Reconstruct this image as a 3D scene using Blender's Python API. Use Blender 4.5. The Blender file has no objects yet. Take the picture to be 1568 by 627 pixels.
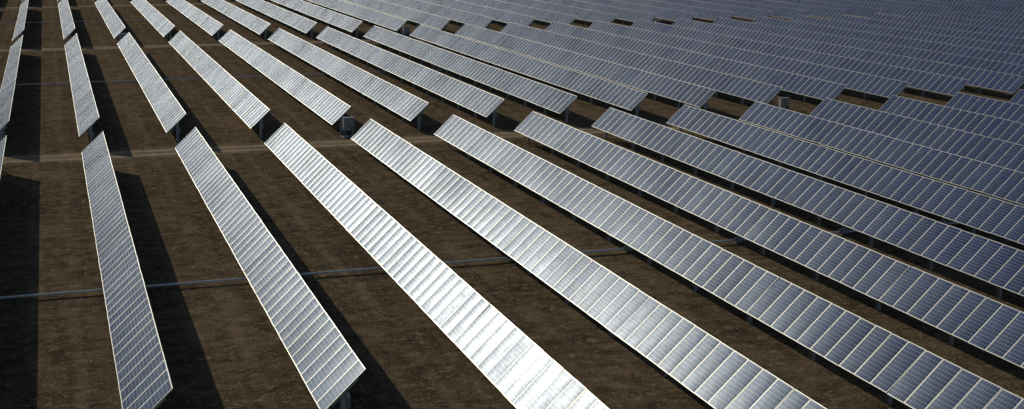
import bpy, math, random
from mathutils import Vector
random.seed(7)
S = bpy.context.scene
S.view_settings.view_transform = 'Standard'
S.view_settings.look = 'None'
S.view_settings.exposure = 0

TILT = math.radians(42.8)
AX_H = 1.485
PITCH_X = 6.13
X0 = 2.187
MOD = 1.018
ML, MW = 2.0, 1.0

# ------------------------------------------------------------------ node helper
class NT:
    def __init__(s, nt): s.nt = nt; s.n = nt.nodes; s.l = nt.links
    def node(s, t, **kw):
        nd = s.n.new(t)
        for k, v in kw.items(): setattr(nd, k, v)
        return nd
    def set(s, sock, v):
        if hasattr(v, 'links') or isinstance(v, bpy.types.NodeSocket): s.l.new(v, sock)
        else: sock.default_value = v
    def math(s, op, a, b=0.0, c=None, clamp=False):
        nd = s.node('ShaderNodeMath', operation=op, use_clamp=clamp)
        s.set(nd.inputs[0], a); s.set(nd.inputs[1], b)
        if c is not None: s.set(nd.inputs[2], c)
        return nd.outputs[0]
    def mix(s, f, a, b, mode='MIX'):
        nd = s.node('ShaderNodeMix', data_type='RGBA', blend_type=mode)
        s.set(nd.inputs[0], f); s.set(nd.inputs[6], a); s.set(nd.inputs[7], b)
        return nd.outputs[2]
    def noise(s, vec, scale, detail=4, rough=0.55, out=0):
        nd = s.node('ShaderNodeTexNoise')
        if vec is not None: s.l.new(vec, nd.inputs['Vector'])
        nd.inputs['Scale'].default_value = scale
        nd.inputs['Detail'].default_value = detail
        nd.inputs['Roughness'].default_value = rough
        return nd.outputs[out]
    def ramp(s, f, a, b, lo=0.0, hi=1.0):
        nd = s.node('ShaderNodeMapRange')
        s.set(nd.inputs[0], f)
        nd.inputs[1].default_value = a; nd.inputs[2].default_value = b
        nd.inputs[3].default_value = lo; nd.inputs[4].default_value = hi
        return nd.outputs[0]
    def bump(s, h, strength, dist):
        nd = s.node('ShaderNodeBump')
        nd.inputs['Strength'].default_value = strength
        nd.inputs['Distance'].default_value = dist
        s.l.new(h, nd.inputs['Height'])
        return nd.outputs[0]
def newmat(name):
    m = bpy.data.materials.new(name); m.use_nodes = True
    t = NT(m.node_tree); b = m.node_tree.nodes['Principled BSDF']
    return m, t, b

# ------------------------------------------------------------------ materials
def mat_glass():
    m, t, b = newmat('pv_glass')
    uv = t.node('ShaderNodeUVMap').outputs[0]
    sep = t.node('ShaderNodeSeparateXYZ'); t.l.new(uv, sep.inputs[0])
    # u: module index + 0..1 along the row, v: 0..1 across the row
    u = t.math('FRACT', sep.outputs[0]); v = sep.outputs[1]
    um = t.math('MULTIPLY', t.math('SUBTRACT', u, 0.02), 6/0.96)
    vm = t.math('MULTIPLY', t.math('SUBTRACT', v, 0.012), 12/0.976)
    fu = t.math('ABSOLUTE', t.math('SUBTRACT', t.math('FRACT', um), 0.5))
    fv = t.math('ABSOLUTE', t.math('SUBTRACT', t.math('FRACT', vm), 0.5))
    line = t.math('MAXIMUM', t.math('GREATER_THAN', fu, 0.476), t.math('GREATER_THAN', fv, 0.466))
    diam = t.math('GREATER_THAN', t.math('ADD', fu, fv), 0.90)
    grid = t.math('MAXIMUM', line, diam)
    oi = t.node('ShaderNodeObjectInfo')
    comb = t.node('ShaderNodeCombineXYZ')
    t.l.new(t.math('FLOOR', sep.outputs[0]), comb.inputs[0])
    t.l.new(t.math('MULTIPLY', oi.outputs['Random'], 517.0), comb.inputs[1])
    wn = t.node('ShaderNodeTexWhiteNoise', noise_dimensions='3D'); t.l.new(comb.outputs[0], wn.inputs[0])
    comb2 = t.node('ShaderNodeCombineXYZ')
    t.l.new(t.math('FLOOR', t.math('ADD', um, t.math('MULTIPLY', t.math('FLOOR', sep.outputs[0]), 7.0))), comb2.inputs[0])
    t.l.new(t.math('FLOOR', vm), comb2.inputs[1])
    t.l.new(oi.outputs['Random'], comb2.inputs[2])
    wc = t.node('ShaderNodeTexWhiteNoise', noise_dimensions='3D'); t.l.new(comb2.outputs[0], wc.inputs[0])
    c1 = t.mix(wn.outputs[0], (0.003, 0.009, 0.052, 1), (0.005, 0.016, 0.085, 1))
    c1 = t.mix(t.math('MULTIPLY', wc.outputs[0], 0.5), c1, (0.007, 0.022, 0.115, 1))
    col = t.mix(grid, c1, (0.34, 0.40, 0.50, 1))
    tc = t.node('ShaderNodeTexCoord').outputs['Object']
    wpos = t.node('ShaderNodeNewGeometry').outputs['Position']
    dust = t.ramp(t.noise(tc, 1.3, 5), 0.4, 0.75, 0.0, 0.015)
    low = t.ramp(v, 0.0, 0.08, 0.05, 0.0)
    col = t.mix(t.math('ADD', dust, low), col, (0.22, 0.19, 0.15, 1))
    r = t.math('ADD', t.ramp(wn.outputs[0], 0, 1, 0.31, 0.35), t.ramp(t.noise(tc, 2.0, 3), 0.3, 0.7, -0.02, 0.03))
    bow = t.math('MULTIPLY', t.math('POWER', t.math('SUBTRACT', u, 0.5), 2.0), -1.0)
    nz = t.noise(tc, 1.4, 1)
    h = t.math('ADD', t.math('MULTIPLY', bow, 0.065), t.math('MULTIPLY', nz, 0.004))
    nrm = t.bump(h, 1.0, 1.0)
    # anti-reflective, lightly prismatic solar glass: two weak reflection lobes over the cells
    m.node_tree.nodes.remove(b)
    d = t.node('ShaderNodeBsdfDiffuse'); t.l.new(col, d.inputs[0]); t.l.new(nrm, d.inputs['Normal'])
    g1 = t.node('ShaderNodeBsdfAnisotropic'); g1.inputs[0].default_value = (0.84, 0.93, 1.0, 1)
    t.l.new(r, g1.inputs['Roughness']); t.l.new(nrm, g1.inputs['Normal'])
    g2 = t.node('ShaderNodeBsdfAnisotropic'); g2.inputs[0].default_value = (0.48, 0.74, 1.0, 1)
    g2.inputs['Roughness'].default_value = 0.50; t.l.new(nrm, g2.inputs['Normal'])
    mg = t.node('ShaderNodeMixShader'); mg.inputs[0].default_value = 0.25
    t.l.new(g1.outputs[0], mg.inputs[1]); t.l.new(g2.outputs[0], mg.inputs[2])
    mm = t.node('ShaderNodeMixShader')
    cloud_mottle = t.ramp(t.noise(wpos, 0.16, 4, 0.6), 0.35, 0.62, 0.034, 0.053)  # noise in the gloss weight imitates dark, mottled cloud reflections on the panels
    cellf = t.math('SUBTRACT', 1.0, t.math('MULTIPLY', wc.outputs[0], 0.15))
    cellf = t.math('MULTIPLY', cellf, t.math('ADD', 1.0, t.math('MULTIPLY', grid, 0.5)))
    t.l.new(t.math('MULTIPLY', cloud_mottle, cellf), mm.inputs[0])
    t.l.new(d.outputs[0], mm.inputs[1]); t.l.new(mg.outputs[0], mm.inputs[2])
    t.l.new(mm.outputs[0], m.node_tree.nodes['Material Output'].inputs[0])
    return m

def mat_metal(name, col, rough, metallic=0.9, var=0.15):
    m, t, b = newmat(name)
    tc = t.node('ShaderNodeTexCoord').outputs['Object']
    f = t.ramp(t.noise(tc, 6, 4), 0.3, 0.7, 0, 1)
    c2 = tuple(c*(1-var*2) for c in col[:3]) + (1,)
    t.l.new(t.mix(f, col, c2), b.inputs['Base Color'])
    b.inputs['Roughness'].default_value = rough
    b.inputs['Metallic'].default_value = metallic
    return m
def mat_plain(name, col, rough=0.7):
    m, t, b = newmat(name)
    tc = t.node('ShaderNodeTexCoord').outputs['Object']
    f = t.ramp(t.noise(tc, 4, 5), 0.35, 0.7, 0, 1)
    c2 = tuple(c*0.75 for c in col[:3]) + (1,)
    t.l.new(t.mix(f, col, c2), b.inputs['Base Color'])
    b.inputs['Roughness'].default_value = rough
    return m

def ground_color(t):
    pos = t.node('ShaderNodeNewGeometry').outputs['Position']
    mp = t.node('ShaderNodeMapping'); t.l.new(pos, mp.inputs[0]); mp.inputs['Scale'].default_value = (1.8, 0.08, 1)
    mp2 = t.node('ShaderNodeMapping'); t.l.new(pos, mp2.inputs[0]); mp2.inputs['Scale'].default_value = (0.35, 1.4, 1)
    big = t.ramp(t.noise(pos, 0.05, 6, 0.65), 0.40, 0.60)
    pat = t.ramp(t.noise(pos, 0.25, 8, 0.75), 0.44, 0.58)
    st = t.ramp(t.noise(mp.outputs[0], 0.7, 6, 0.7), 0.44, 0.60)
    st2 = t.ramp(t.noise(mp2.outputs[0], 0.9, 5, 0.7), 0.42, 0.60)
    clump = t.ramp(t.noise(pos, 1.0, 5, 0.75), 0.47, 0.59)
    fine = t.ramp(t.noise(pos, 2.0, 6, 0.85), 0.50, 0.61)
    c = t.mix(big, (0.120, 0.084, 0.047, 1), (0.210, 0.146, 0.082, 1))
    c = t.mix(t.math('MULTIPLY', pat, 0.65), c, (0.066, 0.048, 0.029, 1))
    c = t.mix(t.math('MULTIPLY', st, 0.45), c, (0.26, 0.182, 0.104, 1))
    c = t.mix(t.math('MULTIPLY', st2, 0.50), c, (0.060, 0.043, 0.026, 1))
    c = t.mix(t.math('MULTIPLY', clump, 0.70), c, (0.042, 0.031, 0.019, 1))
    c = t.mix(t.math('MULTIPLY', fine, 0.65), c, (0.42, 0.31, 0.19, 1))
    # service-vehicle wheel marks along every lane
    sep = t.node('ShaderNodeSeparateXYZ'); t.l.new(pos, sep.inputs[0])
    xx = t.math('ADD', sep.outputs[0], t.math('MULTIPLY', t.noise(pos, 0.08, 2), 1.2))
    xm = t.math('MULTIPLY', t.math('FRACT', t.math('DIVIDE', t.math('SUBTRACT', xx, X0-6.13*4), 6.13)), 6.13)
    dt = t.math('ABSOLUTE', t.math('SUBTRACT', t.math('ABSOLUTE', t.math('SUBTRACT', xm, 3.9)), 0.85))
    tr = t.math('MULTIPLY', t.ramp(dt, 0.10, 0.38, 0.40, 0.0), t.ramp(t.noise(pos, 0.35, 5, 0.7), 0.42, 0.6))
    c = t.mix(tr, c, (0.30, 0.215, 0.128, 1))
    h = t.math('ADD', t.math('MULTIPLY', t.noise(pos, 0.6, 3, 0.5), 0.06),
               t.math('MULTIPLY', t.noise(pos, 3.0, 8, 0.8), 0.085))
    return pos, c, h
def mat_ground():
    m, t, b = newmat('dry_soil')
    pos, c, h = ground_color(t)
    t.l.new(c, b.inputs['Base Color']); b.inputs['Roughness'].default_value = 1.0
    b.inputs['Specular IOR Level'].default_value = 0.0
    t.l.new(t.bump(h, 1.0, 1.0), b.inputs['Normal'])
    return m
def mat_road(yc):
    m, t, b = newmat('packed_dirt')
    pos, c, h = ground_color(t)
    sep = t.node('ShaderNodeSeparateXYZ'); t.l.new(pos, sep.inputs[0])
    wob = t.math('MULTIPLY', t.math('SUBTRACT', t.noise(pos, 0.10, 3), 0.5), 1.6)
    d = t.math('ABSOLUTE', t.math('ADD', t.math('SUBTRACT', sep.outputs[1], yc), wob))
    track = t.ramp(t.math('ABSOLUTE', t.math('SUBTRACT', d, 0.85)), 0.15, 0.60, 1.0, 0.0)
    body = t.ramp(d, 1.0, 2.4, 0.45, 0.0)
    f = t.math('MAXIMUM', track, body)
    f = t.math('MULTIPLY', f, t.ramp(t.noise(pos, 1.0, 5, 0.7), 0.3, 0.6, 0.45, 0.95))
    c = t.mix(f, c, (0.48, 0.36, 0.23, 1))
    t.l.new(c, b.inputs['Base Color']); b.inputs['Roughness'].default_value = 1.0
    b.inputs['Specular IOR Level'].default_value = 0.0
    t.l.new(t.bump(t.math('MULTIPLY', h, t.math('SUBTRACT', 1.0, t.math('MULTIPLY', f, 0.7))), 1.0, 1.0), b.inputs['Normal'])
    return m

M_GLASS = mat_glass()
M_FRAME = mat_metal('anodised_frame', (0.55, 0.54, 0.46, 1), 0.5, 0.6, 0.05)
M_BACK = mat_plain('backsheet', (0.25, 0.25, 0.25, 1), 0.6)
M_STEEL = mat_metal('galvanised_steel', (0.46, 0.47, 0.48, 1), 0.55, 0.2)
M_SHAFT = mat_plain('white_tube_paint', (0.85, 0.84, 0.80, 1), 0.35)
M_BOX = mat_plain('painted_cabinet', (0.30, 0.30, 0.29, 1), 0.6)
M_DARK = mat_plain('dark_vent', (0.04, 0.04, 0.045, 1), 0.6)
MATS = [M_GLASS, M_FRAME, M_BACK, M_STEEL, M_SHAFT, M_BOX, M_DARK]

# ------------------------------------------------------------------ mesh builder
class MB:
    def __init__(s): s.v = []; s.f = []; s.m = []; s.uv = []
    def quad(s, pts, mi, uv=None):
        i = len(s.v); s.v += [tuple(p) for p in pts]
        s.f.append(tuple(range(i, i+len(pts)))); s.m.append(mi)
        s.uv += uv if uv else [(0, 0)]*len(pts)
    def box(s, c, dx, dy, dz, mi):
        c = Vector(c); dx = Vector(dx); dy = Vector(dy); dz = Vector(dz)
        P = lambda a, b_, d: c+dx*a+dy*b_+dz*d
        s.quad([P(-1,-1,1),P(1,-1,1),P(1,1,1),P(-1,1,1)], mi)
        s.quad([P(-1,-1,-1),P(-1,1,-1),P(1,1,-1),P(1,-1,-1)], mi)
        s.quad([P(-1,-1,-1),P(1,-1,-1),P(1,-1,1),P(-1,-1,1)], mi)
        s.quad([P(1,1,-1),P(-1,1,-1),P(-1,1,1),P(1,1,1)], mi)
        s.quad([P(-1,1,-1),P(-1,-1,-1),P(-1,-1,1),P(-1,1,1)], mi)
        s.quad([P(1,-1,-1),P(1,1,-1),P(1,1,1),P(1,-1,1)], mi)
    def abox(s, x0, x1, y0, y1, z0, z1, mi):
        s.box(((x0+x1)/2, (y0+y1)/2, (z0+z1)/2), ((x1-x0)/2,0,0), (0,(y1-y0)/2,0), (0,0,(z1-z0)/2), mi)
    def tube(s, a, b_, r, n, mi, caps=True):
        a = Vector(a); b_ = Vector(b_); d = (b_-a).normalized()
        up = Vector((0,0,1)) if abs(d.z) < 0.9 else Vector((1,0,0))
        p = d.cross(up).normalized(); q = d.cross(p)
        ra = [a+(p*math.cos(2*math.pi*i/n)+q*math.sin(2*math.pi*i/n))*r for i in range(n)]
        rb = [x+(b_-a) for x in ra]
        for i in range(n):
            j = (i+1) % n
            s.quad([ra[i], rb[i], rb[j], ra[j]], mi)
        if caps: s.quad(ra, mi); s.quad(rb[::-1], mi)
    def mesh(s, name):
        me = bpy.data.meshes.new(name)
        me.from_pydata(s.v, [], s.f)
        for m in MATS: me.materials.append(m)
        me.polygons.foreach_set('material_index', s.m)
        ul = me.uv_layers.new(name='UVMap')
        flat = [c for p in s.uv for c in p]
        ul.data.foreach_set('uv', flat)
        me.update()
        return me

DRIVE_Z = 0.16
def row_mesh(name, nmod, seed, drive_at):
    R = random.Random(seed)
    mb = MB()
    tau = TILT + math.radians(R.uniform(-0.5, 0.5))
    A = Vector((math.cos(tau), 0, math.sin(tau)))
    N = Vector((-math.sin(tau), 0, math.cos(tau)))
    Y = Vector((0, 1, 0))
    O = Vector((0, 0, AX_H))
    L = nmod*MOD
    for i in range(nmod):
        y0 = i*MOD + 0.009
        j = [R.gauss(0, 0.0035) for _ in range(3)]
        sh = R.uniform(-0.006, 0.006)
        def Q(a, yl, h):
            off = j[0]+j[1]*a + j[2]*(yl-0.5)*2
            return O + A*(a+sh) + Y*(y0+yl) + N*(h+off)
        a0, a1 = -ML/2, ML/2
        fw = 0.020; top = 0.040; gl = 0.036
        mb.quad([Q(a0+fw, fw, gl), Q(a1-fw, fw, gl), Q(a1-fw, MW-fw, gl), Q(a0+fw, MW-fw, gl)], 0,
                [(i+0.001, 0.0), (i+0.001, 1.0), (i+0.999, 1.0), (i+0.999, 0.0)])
        mb.quad([Q(a0,0,top), Q(a1,0,top), Q(a1-fw,fw,top), Q(a0+fw,fw,top)], 1)
        mb.quad([Q(a1,0,top), Q(a1,MW,top), Q(a1-fw,MW-fw,top), Q(a1-fw,fw,top)], 1)
        mb.quad([Q(a1,MW,top), Q(a0,MW,top), Q(a0+fw,MW-fw,top), Q(a1-fw,MW-fw,top)], 1)
        mb.quad([Q(a0,MW,top), Q(a0,0,top), Q(a0+fw,fw,top), Q(a0+fw,MW-fw,top)], 1)
        mb.quad([Q(a0,0,0), Q(a1,0,0), Q(a1,0,top), Q(a0,0,top)], 1)
        mb.quad([Q(a1,0,0), Q(a1,MW,0), Q(a1,MW,top), Q(a1,0,top)], 1)
        mb.quad([Q(a1,MW,0), Q(a0,MW,0), Q(a0,MW,top), Q(a1,MW,top)], 1)
        mb.quad([Q(a0,MW,0), Q(a0,0,0), Q(a0,0,top), Q(a0,MW,top)], 1)
        mb.quad([Q(a0,0,0.0), Q(a0,MW,0.0), Q(a1,MW,0.0), Q(a1,0,0.0)], 2)
        mb.box(O+A*0.75+Y*(y0+0.5)+N*(-0.016), A*0.05, Y*0.06, N*0.012, 6)
    for i in range(nmod+1):
        yy = min(max(i*MOD, 0.03), L-0.03)
        mb.box(O+Y*yy+N*(-0.035), A*0.62, Y*0.022, N*0.022, 3)
    cz = O+N*(-0.13)
    mb.tube(cz+Y*(-0.18), cz+Y*(L+0.18), 0.068, 8, 3)
    np_ = max(2, round((L-1.6)/5.2)); sp = (L-1.6)/np_
    for k in range(np_+1):
        y = 0.8+k*sp
        ptop = cz.z-0.09
        x = cz.x
        w, d, tt = 0.085, 0.10, 0.008
        mb.abox(x-w, x+w, y-d-tt, y-d+tt, -0.3, ptop, 3)
        mb.abox(x-w, x+w, y+d-tt, y+d+tt, -0.3, ptop, 3)
        mb.abox(x-tt, x+tt, y-d+tt, y+d-tt, -0.3, ptop, 3)
        mb.tube((x, y-0.05, cz.z), (x, y+0.05, cz.z), 0.115, 10, 3)
        mb.abox(x-0.13, x+0.13, y-0.045, y+0.045, ptop, ptop+0.03, 3)
    y = drive_at
    mb.abox(cz.x-0.17, cz.x+0.17, y-0.12, y+0.12, DRIVE_Z-0.12, DRIVE_Z+0.14, 3)
    mb.abox(cz.x-0.05, cz.x+0.05, y-0.05, y+0.05, DRIVE_Z+0.14, cz.z-0.06, 3)
    mb.abox(cz.x+0.095, cz.x+0.23, 0.68, 0.98, 0.65, 1.05, 5)
    pts = []
    nseg = int(L/1.3)
    for i in range(nseg+1):
        yy = 0.8+(L-1.6)*i/nseg
        pts.append(cz+Vector((0.03, yy, -0.10-0.06*abs(math.sin(i*1.57+R.uniform(-.2,.2))))))
    for a, b_ in zip(pts[:-1], pts[1:]):
        mb.tube(a, b_, 0.012, 4, 6, caps=False)
    return mb.mesh(name)

NM = 73
LEN = NM*MOD
FAR0 = 98.1
BLOCKS = [FAR0-LEN, 105.1, 186.6, 268.0]
SHORT_N = 54
DR = 39.8
drive_ys = []
full = [row_mesh('tracker_row_mesh', NM, 11+i, DR) for i in range(5)]
short = [row_mesh('tracker_row_short_mesh', SHORT_N, 41+i, SHORT_N*MOD-LEN+DR) for i in range(2)]
for bi, yn in enumerate(BLOCKS):
    drive_ys.append(yn+DR)
    for k in range(-7, 35):
        if bi == 0 and k <= 1:
            me = random.choice(short); y = FAR0-SHORT_N*MOD
        else:
            me = random.choice(full); y = yn
        o = bpy.data.objects.new('solar_panel_row', me)
        o.location = (X0+PITCH_X*k, y, random.uniform(-0.03, 0.03))
        S.collection.objects.link(o)

for yd in drive_ys:
    mb = MB()
    for k in range(-7, 34):
        xa = X0+PITCH_X*k+0.25; xb = X0+PITCH_X*(k+1)-0.05
        z = DRIVE_Z
        mb.tube((xa, yd, z), (xb, yd, z), 0.055, 10, 4)
        mb.tube((xa-0.02, yd, z), (xa+0.14, yd, z), 0.075, 8, 3)
        mb.tube((xb-0.14, yd, z), (xb+0.02, yd, z), 0.075, 8, 3)
    o = bpy.data.objects.new('drive_shaft', mb.mesh('drive_shaft')); S.collection.objects.link(o)

def cabinet(x, y, w=0.8, h=0.95):
    mb = MB()
    z0 = 0.50
    mb.abox(-w/2, w/2, -0.2, 0.2, z0, z0+h, 5)
    mb.abox(-w/2-0.05, w/2+0.05, -0.26, 0.24, z0+h, z0+h+0.05, 5)
    mb.abox(-w/2+0.04, -0.01, -0.215, -0.2, z0+0.05, z0+h-0.05, 5)
    mb.abox(0.01, w/2-0.04, -0.215, -0.2, z0+0.05, z0+h-0.05, 5)
    mb.abox(-0.06, -0.03, -0.24, -0.215, z0+h*0.45, z0+h*0.6, 6)
    mb.abox(w/2-0.3, w/2-0.1, -0.222, -0.215, z0+0.12, z0+0.3, 6)
    for sx in (-w/2+0.06, w/2-0.06):
        mb.abox(sx-0.03, sx+0.03, 0.05, 0.11, -0.2, z0, 3)
    mb.tube((0, 0.0, -0.2), (0, 0.0, z0), 0.05, 8, 6)
    mb.tube((0.14, 0.0, -0.2), (0.14, 0.0, z0), 0.035, 8, 6)
    mb.abox(-w/2-0.15, w/2+0.15, -0.35, 0.4, -0.1, 0.06, 2)
    o = bpy.data.objects.new('electrical_cabinet', mb.mesh('electrical_cabinet'))
    o.location = (x, y, 0); S.collection.objects.link(o)
for k in (-3, 3, 9, 15, 21):
    cabinet(X0+PITCH_X*k+0.3, 104.0)
for k in (1, 7, 13, 19):
    cabinet(X0+PITCH_X*k+0.3, 185.5)

# ------------------------------------------------------------------ ground
me = bpy.data.meshes.new('ground')
g = 3500
me.from_pydata([(-g,-g,0),(g,-g,0),(g,g,0),(-g,g,0)], [], [(0,1,2,3)])
me.materials.append(mat_ground())
o = bpy.data.objects.new('ground', me); S.collection.objects.link(o)
for yc in (101.3, 183.0, 264.5):
    me = bpy.data.meshes.new('dirt_road')
    me.from_pydata([(-300,yc-3,0.004),(300,yc-3,0.004),(300,yc+3,0.004),(-300,yc+3,0.004)], [], [(0,1,2,3)])
    me.materials.append(mat_road(yc))
    o = bpy.data.objects.new('dirt_road', me); S.collection.objects.link(o)

def grass():
    R = random.Random(3)
    vs = []; fs = []
    def tuft(x, y, s):
        for _ in range(R.randint(2, 4)):
            a = R.uniform(0, 6.283); r = R.uniform(0, 0.12)*s
            bx, by = x+r*math.cos(a), y+r*math.sin(a)
            w = 0.016*s; hh = R.uniform(0.015, 0.05)*s
            l = R.uniform(0.04, 0.14)*s; b2 = a+R.uniform(-1, 1)
            i = len(vs)
            vs.extend([(bx-w*math.sin(a), by+w*math.cos(a), 0), (bx+w*math.sin(a), by-w*math.cos(a), 0),
                       (bx+l*math.cos(b2), by+l*math.sin(b2), hh)])
            fs.append((i, i+1, i+2))
    n = 0
    while n < 60000:
        y = 25+85*R.random()**1.2
        x = R.uniform(-12, 75)
        if 99.5 < y < 103 and R.random() < 0.85: continue
        tuft(x, y, R.uniform(0.5, 1.3)); n += 1
    me = bpy.data.meshes.new('dry_grass'); me.from_pydata(vs, [], fs)
    m, t, b = newmat('dry_grass_blades')
    pos = t.node('ShaderNodeNewGeometry').outputs['Position']
    t.l.new(t.mix(t.ramp(t.noise(pos, 0.7, 3), 0.35, 0.65), (0.42, 0.33, 0.20, 1), (0.18, 0.14, 0.08, 1)), b.inputs['Base Color'])
    b.inputs['Roughness'].default_value = 0.9
    me.materials.append(m)
    o = bpy.data.objects.new('dry_grass', me); S.collection.objects.link(o)
grass()

# ------------------------------------------------------------------ light
sd = Vector((-0.132, 0.374, 0.147)).normalized()
elev = math.asin(sd.z); az = math.atan2(sd.x, sd.y)
W = bpy.data.worlds.new('World'); S.world = W; W.use_nodes = True
t = NT(W.node_tree); bg = W.node_tree.nodes['Background']
sky = t.node('ShaderNodeTexSky', sky_type='NISHITA')
sky.sun_disc = False; sky.sun_elevation = elev; sky.sun_rotation = az % (2*math.pi)
sky.air_density = 1.0; sky.dust_density = 0.5; sky.ozone_density = 2.0
t.l.new(sky.outputs[0], bg.inputs[0]); bg.inputs[1].default_value = 0.052
L = bpy.data.lights.new('sun', 'SUN'); L.energy = 2.6; L.angle = math.radians(0.5); L.color = (1.0, 0.93, 0.82)
lo = bpy.data.objects.new('sun', L); lo.rotation_euler = sd.to_track_quat('Z', 'Y').to_euler(); lo.location = (-60, 150, 80)
S.collection.objects.link(lo)

# ------------------------------------------------------------------ camera
C = bpy.data.cameras.new('camera'); co = bpy.data.objects.new('camera', C)
C.sensor_width = 36; C.lens = 49.6; C.clip_end = 9000; C.clip_start = 0.5
co.location = (0, 0, 16.76)
co.rotation_euler = (math.radians(90-11.78), 0, math.radians(-18.02))
S.collection.objects.link(co); S.camera = co
